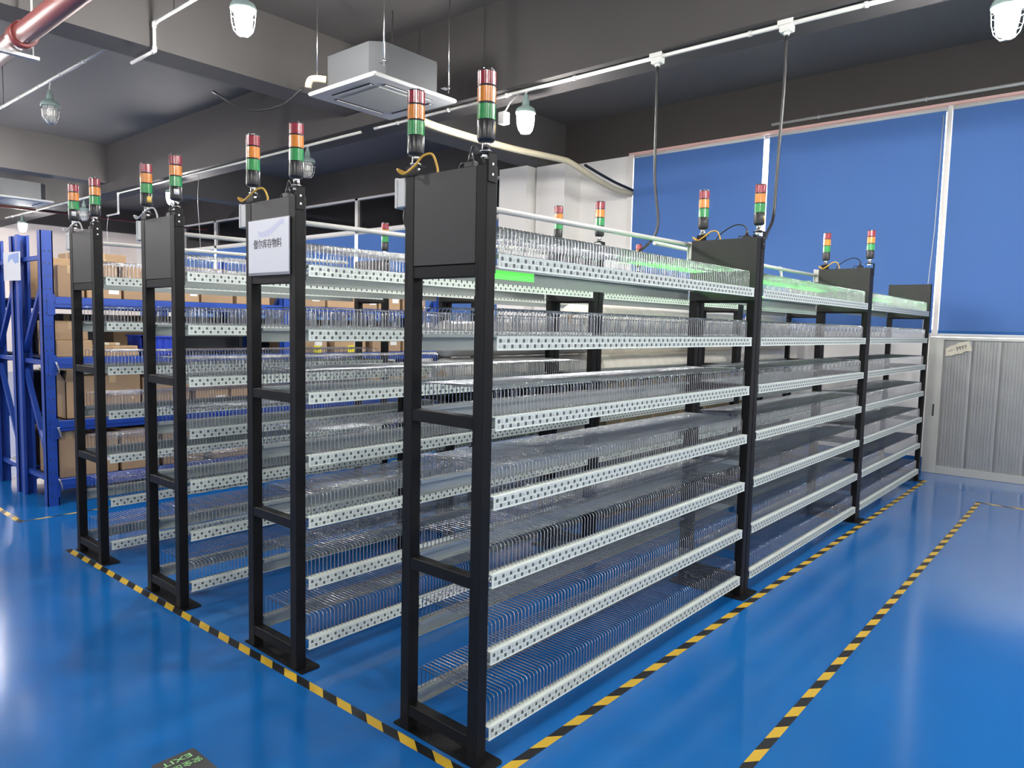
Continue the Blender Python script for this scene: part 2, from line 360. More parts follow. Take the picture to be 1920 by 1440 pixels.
# ------------------------------------------------------------------ floor marking tapes
def tape(p0, p1, width, material, label, skew_off=0.0):
    a, b = Vector((*p0, 0)), Vector((*p1, 0)); L = (b-a).length; ang = math.atan2(b.y-a.y, b.x-a.x)
    o = obj('hazard_tape', MB().box(0, -width/2, 0.0002, L, width/2, 0.0012).mesh('hazard_tape', material), None, a, ang)
    return tag(o, label, 'tape', 'black and yellow floor tapes')
tape((-0.036, -0.02), (-0.105, 3.50), 0.040, 'tape_a', 'black and yellow floor tape running past the ends of the four rack rows')
tape((-0.05, -0.074), (6.62, -0.056), 0.040, 'tape_b', 'black and yellow floor tape alongside the nearest rack row')
tape((0.0, -0.676), (5.90, -0.622), 0.038, 'tape_b', 'black and yellow floor tape crossing the open floor, parallel to the nearest rack row')
tape((5.89, -0.60), (5.93, -3.2), 0.040, 'tape_a', 'black and yellow floor tape turning off in front of the silver panel')
tape((-0.115, 4.41), (-0.145, 7.5), 0.040, 'tape_a', 'black and yellow floor tape at the left image edge before the blue racks')
tape((-0.12, 4.425), (4.6, 4.40), 0.022, 'tape_b', 'narrow black and yellow floor tape in front of the blue pallet rack')
# exit sticker on the floor
ex = thing('floor_sign', 'dark floor sticker with green exit lettering', 'sign', (-0.647, 0.812, 0.0), rotz=PI)
mb = MB(); rr = 0.012; W = 0.073; Hh = 0.30; ring = []
for cx, cy, a0 in ((W-rr, rr, -PI/2), (W-rr, Hh-rr, 0), (-W+rr, Hh-rr, PI/2), (-W+rr, rr, PI)):
    for k in range(5): q = a0+PI/2*k/4; ring.append((cx+rr*math.cos(q), cy+rr*math.sin(q)))
N = len(ring); mb.add([(x, y, 0.0002) for x, y in ring]+[(x, y, 0.0015) for x, y in ring], [tuple(range(N-1,-1,-1)), tuple(range(N, 2*N))]+[(i, (i+1) % N, N+(i+1) % N, N+i) for i in range(N)])
obj('plate', mb.mesh('plate', 'sticker_floor'), ex)
tm = text_mesh('EXIT', 0.034, 'exit_text'); tm.materials.clear(); tm.materials.append(M['glow_green'])
o = obj('lettering', tm, ex, (0.0, 0.032, 0.0018)); o.scale = (1.5, 1, 1)
tm = text_mesh('安全出口', 0.033, 'exit_text_cn'); tm.materials.clear(); tm.materials.append(M['glow_green'])
obj('lettering', tm, ex, (0.0, 0.075, 0.0018))
arrow = MB().add([(-0.03, 0.15, 0.0018), (0.03, 0.15, 0.0018), (0.03, 0.2, 0.0018), (0.05, 0.2, 0.0018), (0, 0.255, 0.0018), (-0.05, 0.2, 0.0018), (-0.03, 0.2, 0.0018)], [(0, 1, 2, 3, 4, 5, 6)])
obj('arrow', arrow.mesh('arrow', 'glow_green'), ex)

# ------------------------------------------------------------------ reel racks
L, D, H = 2.202, 0.389, 2.0
PX, PY = 0.048, 0.046
ZR = [0.1225+0.2668*i for i in range(7)]        # top of each shelf rail
RH = 0.046
me_post = MB().bevbox(0, 0, 0.004, PX, PY, H, 0.0025).box(-0.0006, PY-0.012, 1.60, 0.0, PY-0.0095, 1.70).box(-0.0006, PY-0.012, 1.10, 0, PY-0.0095, 1.20).box(-0.0006, PY-0.012, 0.57, 0, PY-0.0095, 0.66).mesh('post', 'black_frame')
def rung_mesh(z0, z1): return MB().bevbox(0.002, PY, z0, PX-0.004, D-PY, z1, 0.002).mesh('rung', 'black_frame')
me_rungs = [rung_mesh(a, b) for a, b in ((1.648, 1.689), (1.150, 1.192), (0.613, 0.655), (0.058, 0.102))]
bp_ = MB(); ring = []
for cx, cy, a0 in ((0.10-0.02, -0.04+0.02, -PI/2), (0.10-0.02, D+0.04-0.02, 0), (0.006, D+0.04-0.006, PI/2), (0.006, -0.04+0.006, PI)):
    rr = 0.02 if cx > 0.05 else 0.006
    for k in range(5): q = a0+PI/2*k/4; ring.append((cx+rr*math.cos(q), cy+rr*math.sin(q)))
N = len(ring); bp_.add([(x, y, 0.0) for x, y in ring]+[(x, y, 0.004) for x, y in ring], [tuple(range(N-1,-1,-1)), tuple(range(N, 2*N))]+[(i, (i+1) % N, N+(i+1) % N, N+i) for i in range(N)])
me_plate = bp_.mesh('base_plate', 'black_frame')
me_panel = MB().bevbox(0.001, PY+0.001, 1.691, 0.006, D-PY-0.001, H-0.001, 0.0012).mesh('header_panel', 'black_panel')
me_inner = MB().box(0, 0.002, 1.66, 0.003, D-0.002, H-0.002).box(-0.02, 0.002, H-0.004, 0, D-0.002, H-0.0015).lathe([(0.004, 0.003), (0.004, 0.005)], (0, 0.03, 1.79), 8, ax='X').mesh('inner_plate', 'black_panel')
X0, X1 = 0.062, L-0.066
def rail_mesh(name, m_, hgt, flange, front):
    mb = MB(); s = 1 if front else -1; y = 0.0
    mb.box(X0, min(y, y+s*0.002), -hgt, X1, max(y, y+s*0.002), 0)
    mb.box(X0, min(y, y+s*flange), -0.002, X1, max(y, y+s*flange), 0.0006)
    mb.box(X0, min(y, y+s*0.016), -hgt, X1, max(y, y+s*0.016), -hgt+0.0018)
    mb.box(X0, min(y+s*(flange-0.002), y+s*flange), -0.012, X1, max(y+s*(flange-0.002), y+s*flange), 0)
    if front: mb.box(X0, -0.0012, -0.003, X1, 0, 0.0012); mb.box(X0, -0.0012, -hgt, X1, 0, -hgt+0.003)
    return mb.mesh(name, m_)
me_front = rail_mesh('front_rail', 'rail_paint', RH, 0.034, True)
me_back = rail_mesh('back_rail', 'back_rail', 0.062, 0.034, False)
lb = MB(); n_slots = int((X1-X0-0.02)/0.02)
for k in range(n_slots):
    x = X0+0.016+k*0.02
    for row, z in ((0, -0.0135), (1, -0.0325)):
        if (k+row) % 2 == 0: lb.add([(x-0.0058, -0.0016, z-0.0062), (x+0.0058, -0.0016, z-0.0062), (x+0.0058, -0.0016, z+0.0062), (x-0.0058, -0.0016, z+0.0062)], [(0, 1, 2, 3)], 0)
        else:
            ri = [(x+0.0042*math.cos(2*PI*i/8), -0.0016, z+0.0042*math.sin(2*PI*i/8)) for i in range(8)]
            ro = [(x+0.0054*math.cos(2*PI*i/8), -0.0014, z+0.0054*math.sin(2*PI*i/8)) for i in range(8)]
            lb.add(ri, [tuple(range(8))], 1); lb.add(ro, [tuple(range(8))], 2)
me_labels = lb.mesh('label_strip', ['label_dark', 'led_dot', 'led_ring'])
wm = MB(); wt = 0.093; ya, yb = 0.020, D-0.020
for k in range(n_slots+1):
    x = X0+0.006+k*0.02
    wm.tube([(x, ya, -0.008), (x, ya, wt-0.012), (x, ya+0.0035, wt-0.0035), (x, ya+0.012, wt), (x, yb-0.012, wt), (x, yb-0.0035, wt-0.0035), (x, yb, wt-0.012), (x, yb, -0.008)], 0.00175, 4, smooth=True, cap=False)
for y, z in ((0.185, wt-0.0032), (0.203, wt-0.0032), (ya+0.0033, 0.006), (yb-0.0033, 0.006)):
    wm.tube([(X0+0.002, y, z), (X1-0.002, y, z)], 0.00175, 4, cap=False)
me_wires = wm.mesh('wire_dividers', 'chrome_wire')
me_bracket = MB().bevbox(0.002, -0.004, 1.944, PX-0.006, -0.001, 2.037, 0.001).box(0.002, -0.004, 2.034, PX-0.006, 0.056, 2.037)\
    .lathe([(0.0045, -0.0055), (0.0045, -0.004)], (0.022, 0, 2.0), 8, 1, ax='Y').lathe([(0.0045, -0.0055), (0.0045, -0.004)], (0.022, 0, 1.968), 8, 1, ax='Y').mesh('lamp_bracket', ['black_frame', 'steel'])
me_bracket2 = MB().box(0.002, D-0.06, 2.0, PX-0.004, D-0.002, 2.006).box(0.002, D-0.06, 2.0, 0.006, D-0.002, 2.037).box(0.002, D-0.06, 2.034, PX-0.004, D-0.002, 2.037).mesh('lamp_bracket', 'black_frame')

def led_glow_mesh(xa, xb, low=False): return (MB().box(xa, -0.0052, -0.044, xb, -0.0025, -0.004).mesh('led_glow_strip', 'green_led_reflection') if low else MB().box(xa, -0.030, 0.0012, xb, -0.022, 0.004).mesh('led_glow_strip', 'green_led'))  # low strip paints the LED reflection on the rail as a glowing band
def make_rack(x, y, label, group, leds=(), brackets=True, bare=()):
    t = thing('reel_rack', label, 'rack', (x, y, 0), group)
    for px in (0, L-PX):
        for py in (0, D-PY): obj('post', me_post, t, (px, py, 0))
        for mr in me_rungs: obj('rung', mr, t, (px, 0, 0))
    obj('base_plate', me_plate, t); o = obj('base_plate', me_plate, t, (L, D, 0), PI)
    obj('header_panel', me_panel, t); obj('header_panel', me_panel, t, (L, D, 0), PI)
    obj('inner_plate', me_inner, t, (PX, 0, 0)); o = obj('inner_plate', me_inner, t, (L-PX, D, 0), PI)
    if brackets: obj('lamp_bracket', me_bracket, t); obj('lamp_bracket', me_bracket2, t)
    for i, z in enumerate(ZR):
        fr = obj('front_rail', me_front, t, (0, -0.001, z))
        s = obj('label_strip', me_labels, fr); s['kind'] = 'stuff'; s['label'] = 'two rows of dark square labels and round indicator dots'
        br = obj('back_rail', me_back, t, (0, D+0.001, z))
        if i in bare: continue
        wv = obj('wire_dividers', me_wires, t, (0, 0, z)); wv['kind'] = 'stuff'; wv['label'] = 'row of bent chrome wire dividers'
        if i == 6:
            for a, b in leds:
                ls = obj('led_glow_strip', led_glow_mesh(a, b, b < 1), br); ls['label'] = 'glowing green strip of LED light and painted reflection'
    return t
XO = [0.0, -0.024, -0.056, -0.072]; YO = [0.0, 1.033, 2.042, 3.043]
XS = [0.0, 2.2085, 4.412]
G = 'black reel storage racks'
rack_rows = {}
desc = {
 (0,0): 'black reel rack nearest the camera, first of the front row',
 (0,1): 'black reel rack in the middle of the front row',
 (0,2): 'black reel rack at the far end of the front row, by the silver panel',
 (1,0): 'black reel rack whose end panel carries the white paper sign',
 (1,1): 'black reel rack in the middle of the second row, right behind the front row',
 (1,2): 'black reel rack at the far end of the second row, toward the blue blinds',
 (2,0): 'black reel rack at the near end of the third row from the front',
 (2,1): 'black reel rack in the middle of the third row, behind the white rolls',
 (2,2): 'black reel rack at the far end of the third row, behind the white rolls',
 (3,0): 'black reel rack of the rearmost row, leftmost in the picture, before the blue pallet rack'}
leds = {(0,0): [(0.07, 0.72), (1.35, X1)], (0,1): [(X0, X1)], (0,2): [(X0, X1)]}  # first segment is the painted reflection, the others are LED strips
for (r_, c_), lab in desc.items():
    rack_rows[(r_, c_)] = make_rack(XO[r_]+XS[c_], YO[r_], lab, G, leds.get((r_, c_), ()), bare=(4,) if r_ == 1 and c_ > 0 else ())

# ------------------------------------------------------------------ signal towers
TR = 0.029
def ribbed(z0, z1, r=TR):
    mb = MB(); n = 48; prof = []
    vs = []; fs = []
    for z in (z0, z1):
        for k in range(n):
            rr = r + (0.0009 if k % 6 == 0 else 0.0)
            vs.append((rr*math.cos(2*PI*k/n), rr*math.sin(2*PI*k/n), z))
    for k in range(n): fs.append((k, (k+1) % n, n+(k+1) % n, n+k))
    fs += [tuple(range(n-1,-1,-1)), tuple(range(n, 2*n))]
    return mb.add(vs, fs, 0, False)
me_tw = [('mount', MB().lathe([(0.010, 0.0), (0.010, 0.004), (0.019, 0.0045), (0.019, 0.009), (0.0125, 0.0095), (0.0125, 0.030), (0.011, 0.038)], n=16).lathe([(0.016, -0.012), (0.016, -0.004)], n=6, smooth=False).mesh('mount', 'steel')),
 ('base', MB().lathe([(0.013, 0.034), (0.024, 0.036), (TR-0.001, 0.042), (TR, 0.046), (TR, 0.100), (TR-0.0015, 0.103)], n=32).mesh('base', 'tower_black')),
 ('green_lens', ribbed(0.103, 0.150).mesh('green_lens', 'lens_green')),
 ('separator_ring', MB().lathe([(TR-0.001, 0.150), (TR-0.001, 0.156)], n=32).mesh('separator_ring', 'tower_black')),
 ('amber_lens', ribbed(0.156, 0.203).mesh('amber_lens', 'lens_amber')),
 ('separator_ring', MB().lathe([(TR-0.001, 0.203), (TR-0.001, 0.209)], n=32).mesh('separator_ring', 'tower_black')),
 ('red_lens', ribbed(0.209, 0.250).mesh('red_lens', 'lens_red')),
 ('cap', MB().lathe([(TR, 0.250), (TR, 0.254), (TR-0.004, 0.2555), (0.004, 0.256)], n=32).mesh('cap', 'tower_black'))]
tk = MB()
for k in range(6): q = 2*PI*k/6+0.3; tk.lathe([(0.0018, 0.254), (0.0018, 0.259)], (0.024*math.cos(q), 0.024*math.sin(q), 0), 6)
me_studs = tk.mesh('cap_studs', 'steel')
def sticker(mat_, a0, a1, z0, z1):
    mb = MB(); n = 6; vs = []; fs = []
    for i in range(n+1):
        q = a0+(a1-a0)*i/n
        for r in (TR+0.0004, TR+0.0011):
            for z in (z0, z1): vs.append((r*math.cos(q), r*math.sin(q), z))
    for i in range(n): a = 4*i; fs += [(a+2, a+6, a+7, a+3), (a, a+1, a+5, a+4), (a+1, a+3, a+7, a+5), (a, a+4, a+6, a+2)]
    return mb.add(vs, fs, 0, True).mesh('sticker', mat_)
me_st = {'y': sticker('sticker_yellow', -1.2, -0.55, 0.060, 0.090), 'w': sticker('sticker_white', -2.3, -1.5, 0.062, 0.088), 'yf': sticker('sticker_yellow', -1.9, -1.1, 0.055, 0.085)}
def tower(x, y, label, st=None, z=2.037):
    t = thing('signal_tower', label, 'signal light', (x, y, z), 'red amber green signal towers')
    for nm, me in me_tw: obj(nm, me, t)
    obj('cap_studs', me_studs, t)
    if st: obj('sticker', me_st[st], t)
    return t
tower(0.024, 0.030, 'tallest-looking signal tower on the right post of the nearest rack, yellow sticker on its base', 'y')
tower(0.020, D-0.030, 'signal tower on the left post of the nearest rack, above the looped yellow cable')
tower(XS[1]+0.024, 0.030, 'signal tower on the right post of the middle front-row rack, by the window gap', 'yf')
tower(XS[1]+0.020, D-0.030, 'signal tower on the left post of the middle front-row rack, before the blue blind')
tower(XS[2]+0.024, 0.030, 'rightmost signal tower, on the far rack of the front row')
tower(XS[2]+0.020, D-0.030, 'signal tower second from the right, on the left post of the far front-row rack')
tower(XO[1]+0.024, YO[1]+0.030, 'signal tower on the right post above the white paper sign')
tower(XO[1]+0.020, YO[1]+D-0.030, 'signal tower on the left post above the white paper sign')
tower(XO[1]+XS[1]+0.024, YO[1]+0.030, 'signal tower seen over the front wire shelf, right one of two before the white column', 'w')
tower(XO[1]+XS[1]+0.020, YO[1]+D-0.030, 'signal tower seen over the front wire shelf, left one of two before the white column', 'y')
tower(XO[2]+0.024, YO[2]+0.030, 'signal tower on the third row, right post, in front of a glowing lamp', 'w')
tower(XO[2]+0.020, YO[2]+D-0.030, 'signal tower on the third row, left post, yellow sticker on its base', 'yf')
tower(XO[2]+XS[2]+0.024, YO[2]+0.030, 'signal tower of which only the red tip shows over the front wire shelf')
tower(XO[3]+0.024, YO[3]+0.030, 'signal tower on the rearmost row, right post')
tower(XO[3]+0.020, YO[3]+D-0.030, 'leftmost signal tower, white sticker on its base', 'w')
tower(XO[3]+L-0.024, YO[3]+0.030, 'signal tower at the far end of the rearmost row, before the distant blue blinds')
o = obj('lamp_bracket', me_bracket, rack_rows[(3, 0)], (L, 0, 0)); o.scale = (-1, 1, 1)

# ------------------------------------------------------------------ cables, plugs and boxes on the rack tops
def cable(name, pts, r, m_, label, cat='cable', group=None, n=8, sub=6):
    o = obj(name, MB().tube(catmull(pts, sub), r, n).mesh(name, m_)); return tag(o, label, cat, group)
where = {(0,0): 'on the nearest rack', (0,1): 'on the middle front-row rack', (0,2): 'on the far front-row rack', (1,0): 'on the rack with the paper sign', (2,0): 'on the third-row rack', (3,0): 'on the rearmost rack'}
for key, wh in where.items():
    x, y = XO[key[0]]+XS[key[1]], YO[key[0]]
    yel = key in ((0,0), (1,0), (0,1), (0,2)); mm = 'cable_yellow' if yel else 'cable_grey'; cn = 'yellow' if yel else 'grey'
    s = 1.0 if key == (0,0) else 0.7
    cable('tower_cable', [(x-0.012, y+D-0.012, 2.012), (x-0.03, y+D+0.006, 2.022), (x-0.026, y+D-0.022, 2.004), (x-0.012, y+D-0.062, 2.03), (x+0.004, y+D-0.085, 2.03+0.032*s), (x+0.02, y+D-0.115, 2.03+0.036*s), (x+0.028, y+D-0.132, 2.022), (x+0.028, y+D-0.134, 2.000)], 0.0042, mm,
          cn+' cable looping by the left signal tower '+wh, group='tower cables')
    # black plug with its cord
    p = thing('power_plug', 'black plug and cord '+wh+' beside its right tower', 'plug', (x+0.028, y+0.098, 1.9995), 'black plugs on the racks')
    obj('plug_body', MB().bevbox(-0.014, -0.022, 0, 0.014, 0.022, 0.022, 0.004).tube([(0, 0, 0.02), (0, 0.001, 0.034), (0, 0.0, 0.05)], 0.009, 10, rad=[0.011, 0.009, 0.005]).mesh('plug_body', 'cable_black'), p)
    far = key[0] == 0 and key[1] > 0
    if far: pp = [(0, 0, 0.048), (0, 0.012, 0.072), (0, 0.05, 0.086), (0, 0.10, 0.074), (0, 0.16, 0.036), (0, 0.185, 0.003)]
    else: pp = [(0, 0, 0.048), (0, -0.004, 0.066), (0, -0.016, 0.068), (-0.004, -0.04, 0.044), (-0.006, -0.058, 0.026), (-0.004, -0.064, 0.005)]
    obj('cord', MB().tube(catmull(pp), 0.0038, 7).mesh('cord', 'cable_black'), p)
    obj('cord', MB().tube(catmull([(0, 0.018, 0.012), (0, 0.034, 0.022), (0, 0.048, 0.016), (0, 0.055, 0.001)]), 0.003, 7).mesh('cord', 'cable_black'), p)
# white junction boxes and pipes along the rows
def jbox(x, y, wh):
    t = thing('junction_box', 'white plastic junction box on the left side of '+wh, 'junction box', (x, y, 1.90), 'white junction boxes')
    obj('box', MB().bevbox(0.0, 0.003, 0.0, 0.075, 0.045, 0.10, 0.003).mesh('box', 'pvc_white'), t)
    obj('lid', MB().bevbox(-0.004, 0.045, -0.003, 0.079, 0.056, 0.103, 0.003).mesh('lid', 'pvc_white'), t)
    obj('cable_tail', MB().tube(catmull([(0.03, 0.03, 0.002), (0.03, 0.036, -0.03), (0.034, 0.032, -0.06), (0.04, 0.022, -0.085), (0.045, 0.006, -0.10)]), 0.008, 8).mesh('cable_tail', 'cable_black'), t)
for key, wh in {(0,0): 'the nearest rack', (0,1): 'the middle front-row rack', (0,2): 'the far front-row rack', (1,0): 'the rack with the paper sign', (1,1): 'the middle second-row rack', (2,0): 'the third-row near rack', (3,0): 'the rearmost rack'}.items():
    jbox(XO[key[0]]+XS[key[1]]+0.002, YO[key[0]]+D, wh)
def pipe(name, pts, r, m_, label, clips=0, group=None, cat='pipe', hang=None):
    t = thing(name, label, cat, pts[0], group); P0 = Vector(pts[0])
    obj('tube', MB().tube([Vector(p)-P0 for p in pts], r, 12).mesh('tube', m_), t)
    for i in range(1, len(pts)-1):
        a = Vector(pts[i]); d0 = (a-Vector(pts[i-1])).normalized(); d1 = (Vector(pts[i+1])-a).normalized()
        obj('elbow', MB().tube([a-P0-d0*r*2.2, a-P0, a-P0+d1*r*2.2], r*1.25, 12).mesh('elbow', m_), t)
    if clips:
        for i in range(clips):
            q = (i+0.5)/clips; a = Vector(pts[0]).lerp(Vector(pts[-1]), q); d = (Vector(pts[-1])-Vector(pts[0])).normalized()
            obj('clip', MB().tube([a-P0-d*0.012, a-P0+d*0.012], r*1.35, 10).mesh('clip', m_), t)
    if hang:
        for q in hang:
            a = Vector(pts[0]).lerp(Vector(pts[1]), q); obj('hanger', MB().tube([a-P0, (a.x-P0.x, a.y-P0.y, ZS-P0.z)], 0.004, 6).mesh('hanger', 'beam_shaded'), t)
    return t
for r_, wh in ((0, 'front row'), (1, 'second row'), (2, 'third row'), (3, 'rearmost row')):
    pipe('cable_pipe', [(XO[r_]+0.08, YO[r_]+D+0.042, 1.955), (XO[r_]+XS[1]+(0.0 if r_ < 3 else -0.1), YO[r_]+D+0.042, 1.985)], 0.0125, 'pvc_white', 'white plastic cable pipe along the top of the '+wh+', near bay', group='white cable pipes')
pipe('cable_pipe', [(XS[1]+0.08, D+0.042, 1.945), (XS[2], D+0.042, 1.955)], 0.0125, 'pvc_white', 'lower of two white cable pipes beside the middle front-row rack', group='white cable pipes')
pipe('cable_pipe', [(XS[1]+0.08, D+0.32, 2.02), (XS[2]-0.02, D+0.32, 2.02), (XS[2]-0.02, D+0.30, 1.90), (XS[2]-0.02, D+0.07, 1.90)], 0.0125, 'pvc_white', 'upper white cable pipe with an elbow beside the middle front-row rack', group='white cable pipes')

# paper sign on the second row's end panel
sg = thing('paper_sign', 'white paper sign in a clear sleeve on the end of the second rack row', 'sign', (XO[1]-0.002, YO[1]+0.195, 1.695))
obj('backing', MB().bevbox(-0.004, -0.162, -0.012, 0.0, 0.162, 0.225, 0.001).mesh('backing', 'paper_edge'), sg)
obj('sheet', MB().box(-0.0052, -0.158, 0.0, -0.0042, 0.158, 0.222).mesh('sheet', 'paper'), sg)
tm = text_mesh('傲尔库存物料', 0.040, 'sign_text'); tm.materials.clear(); tm.materials.append(M['ink'])
o = obj('lettering', tm, sg, (-0.0056, 0.005, 0.118)); o.rotation_euler = (PI/2, 0, -PI/2); o.scale = (0.92, 1.05, 1)
sw = MB(); up_ = [(0.08, 0.178), (0.05, 0.172), (0.0, 0.178), (-0.05, 0.195), (-0.10, 0.215), (-0.125, 0.212)]; lo = [(0.075, 0.155), (0.05, 0.148), (0.0, 0.15), (-0.05, 0.168), (-0.10, 0.195), (-0.12, 0.19)]
sw.add([(-0.0054, y, z) for y, z in up_]+[(-0.0054, y, z) for y, z in lo], [(i, i+1, 7+i, 6+i) for i in range(5)])
obj('print', sw.mesh('print', 'pale_blue_print'), sg)

# ------------------------------------------------------------------ white rolls, wrapped goods in the aisle between second and third row
pl = thing('pallet', 'low wooden pallet under the wrapped goods behind the second rack row', 'pallet', (3.0, 1.475, 0))
for y in (0.0, 0.2, 0.42): obj('runner', MB().box(0, y, 0.0, 2.9, y+0.09, 0.10).mesh('runner', 'pallet_wood'), pl)
for i in range(12): obj('plank', MB().box(i*0.245, -0.01, 0.10, i*0.245+0.16, 0.52, 0.122).mesh('plank', 'pallet_wood'), pl)
for i, nm in enumerate(('nearest of the three', 'middle of the three', 'farthest of the three')):
    t = thing('wrapped_bale', 'pale plastic-wrapped bale on the pallet behind the second row, '+nm, 'bale', (3.0+i*0.97, 1.475, 0.122), 'wrapped bales')
    mb = MB(); nx, nz = 10, 5; vs = []; fs = []
    ring = []
    for k in range(nz+1):
        z = 0.60*k/nz
        for (cx, cy) in [(a/nx*0.94, 0.0) for a in range(nx)]+[(0.94, b/5*0.5) for b in range(5)]+[(0.94-a/nx*0.94, 0.5) for a in range(nx)]+[(0, 0.5-b/5*0.5) for b in range(5)]:
            j = 0.008*math.sin(cx*37+k*2.1+i)*math.cos(cy*29+k); vs.append((cx+j, cy+(0.006 if cy < 0.25 else -0.006)*math.sin(cx*23+k+i), z))
    n = 2*nx+10
    for k in range(nz):
        for a in range(n): fs.append((k*n+a, k*n+(a+1) % n, (k+1)*n+(a+1) % n, (k+1)*n+a))
    fs += [tuple(range(n-1,-1,-1)), tuple(range(nz*n, nz*n+n))]
    obj('bale', mb.add(vs, fs, 0, False).mesh('bale', 'wrapped'), t)
    obj('strap', MB().box(0.2, -0.012, 0.0, 0.215, 0.512, 0.606).mesh('strap', 'pvc_grey'), t)
for i in range(6):
    t = thing('flat_carton', 'flat olive-brown carton under the white rolls, '+('first', 'second', 'third', 'fourth', 'fifth', 'sixth')[i]+' from the near end', 'box', (3.0+i*0.485, 1.48, 0.728), 'olive cartons under the rolls')
    obj('body', MB().bevbox(0, 0, 0, 0.475, 0.5, 0.33, 0.004).mesh('body', 'olive_carton'), t)
    obj('tape_strip', MB().box(0.215, -0.001, 0, 0.26, 0.501, 0.331).mesh('tape_strip', 'carton_b'), t)
def roll(x0, x1, y, z, r, m_, label, group='white rolls stacked in the aisle'):
    t = thing('wrapped_roll', label, 'roll', (x0, y, z-r), group)
    Lr = x1-x0; prof = [(r*0.35, -0.004), (r*0.4, 0.0), (r*0.9, 0.0), (r*0.985, 0.012), (r, 0.03)]
    n = 24
    for i in range(1, n): prof.append((r*(1+0.012*math.sin(i*2.3+x0*3+y*7)), 0.03+(Lr-0.06)*i/n))
    prof += [(r, Lr-0.03), (r*0.985, Lr-0.012), (r*0.9, Lr), (r*0.4, Lr), (r*0.35, Lr+0.004)]
    obj('wrap', MB().lathe(prof, (0, 0, r), 32, ax='X').mesh('wrap', m_), t)
    obj('core', MB().lathe([(r*0.36, -0.008), (r*0.36, Lr+0.008)], (0, 0, r), 16, ax='X').mesh('core', 'carton'), t)
roll(2.98, 5.58, 1.600, 1.172, 0.112, 'roll_white', 'lower white wrapped roll seen between the shelves behind the second row')
roll(2.98, 5.86, 1.840, 1.172, 0.112, 'roll_white', 'lower white wrapped roll at the back, next to the third row')
roll(3.02, 5.86, 1.720, 1.366, 0.112, 'roll_white', 'middle white wrapped roll cradled between the lower and upper rolls')
roll(2.98, 5.57, 1.600, 1.560, 0.112, 'roll_white', 'upper white wrapped roll seen above the second shelf')
roll(2.98, 5.86, 1.840, 1.560, 0.112, 'roll_white', 'upper white wrapped roll at the back, next to the third row')
# crates with wrapped rolls left of it
cr_ = thing('stillage', 'dark steel stillage carrying the grey wrapped rolls behind the nearest second-row rack', 'stillage', (1.32, 1.49, 0))
for x in (0, 1.46):
    for y in (0, 0.44): obj('leg', MB().box(x, y, 0, x+0.04, y+0.04, 1.06).mesh('leg', 'black_frame'), cr_)
obj('tray', MB().box(0, 0, 1.03, 1.5, 0.48, 1.06).mesh('tray', 'black_frame'), cr_)
roll(1.36, 2.84, 1.605, 1.175, 0.112, 'roll_grey', 'lower grey film-wrapped roll left of the white rolls')
roll(1.36, 2.84, 1.605, 1.403, 0.112, 'roll_grey', 'middle grey film-wrapped roll left of the white rolls')
# white bundle further right, before the blind
st2 = thing('stillage', 'dark steel stillage under the short white rolls by the window wall', 'stillage', (6.05, 1.50, 0))
for x in (0, 0.96):
    for y in (0, 0.34): obj('leg', MB().box(x, y, 0, x+0.04, y+0.04, 1.06).mesh('leg', 'black_frame'), st2)
obj('tray', MB().box(0, 0, 1.03, 1.0, 0.38, 1.06).mesh('tray', 'black_frame'), st2)
for z, nm in ((1.175, 'bottom'), (1.402, 'middle'), (1.608, 'top')): roll(6.06, 7.05, 1.62, z, 0.112 if z < 1.5 else 0.09, 'roll_white', 'short white wrapped roll by the window wall, '+nm+' of three')

# ------------------------------------------------------------------ blue pallet racks with cartons
def pallet_rack(x0, y0, bays, bl, depth, zs, hgt, label, deep=True):
    t = thing('pallet_rack', label, 'rack', (x0, y0, 0), 'blue pallet racks')
    wx = 0.085
    # upright with holes drawn as recessed dots
    mb = MB().box(0, 0, 0, wx, 0.012, hgt).box(0, 0, 0, 0.008, 0.07, hgt).box(wx-0.008, 0, 0, wx, 0.07, hgt).box(0.0, 0.058, 0, 0.02, 0.07, hgt).box(wx-0.02, 0.058, 0, wx, 0.07, hgt)
    for k in range(int((hgt-0.1)/0.095)):
        for hx in (0.028, 0.060): mb.lathe([(0.0065, -0.0008), (0.0065, 0.004)], (hx, 0, 0.08+k*0.095), 8, 1, ax='Y')
    me_u = mb.mesh('upright', ['pallet_blue', 'deck_dark'])
    for i in range(bays+1):
        obj('upright', me_u, t, (i*bl-(wx if i == bays else 0)*0, 0, 0))
        o = obj('upright', me_u, t, (i*bl+wx, depth, 0), PI)
        for z0, z1, dg in ((0.2, 0.2, 0), (1.12, 1.12, 0), (hgt-0.2, hgt-0.2, 0), (0.26, 1.05, 1), (1.2, hgt-0.3, -1)):
            za, zb = (z0, z1) if dg >= 0 else (z1, z0)
            if dg > 0: za, zb = z0, z1
            if dg < 0: za, zb = z1, z0
            mbb = MB().tube([(i*bl+0.045, 0.03, za), (i*bl+0.045, depth-0.03, zb)], 0.024, 4, smooth=False)
            obj('brace', mbb.mesh('brace', 'pallet_blue'), t)
    for i in range(bays):
        for z in zs:
            xa, xb = i*bl+wx, (i+1)*bl
            for yy in (0.0, depth-0.045):
                obj('beam', MB().bevbox(xa, yy, z-0.085, xb, yy+0.045, z, 0.004).box(xa, yy-0.004, z-0.055, xb, yy+0.001, z-0.030).mesh('beam', 'pallet_blue'), t)
                obj('beam_hook', MB().box(xa-0.05, yy-0.004 if yy < 0.1 else yy+0.045, z-0.14, xa+0.004, yy if yy < 0.1 else yy+0.049, z+0.02).mesh('beam_hook', 'pallet_blue'), t)
            obj('deck', MB().box(xa, 0.045, z-0.02, xb, depth-0.045, z-0.002).mesh('deck', 'deck_dark'), t)
    return t
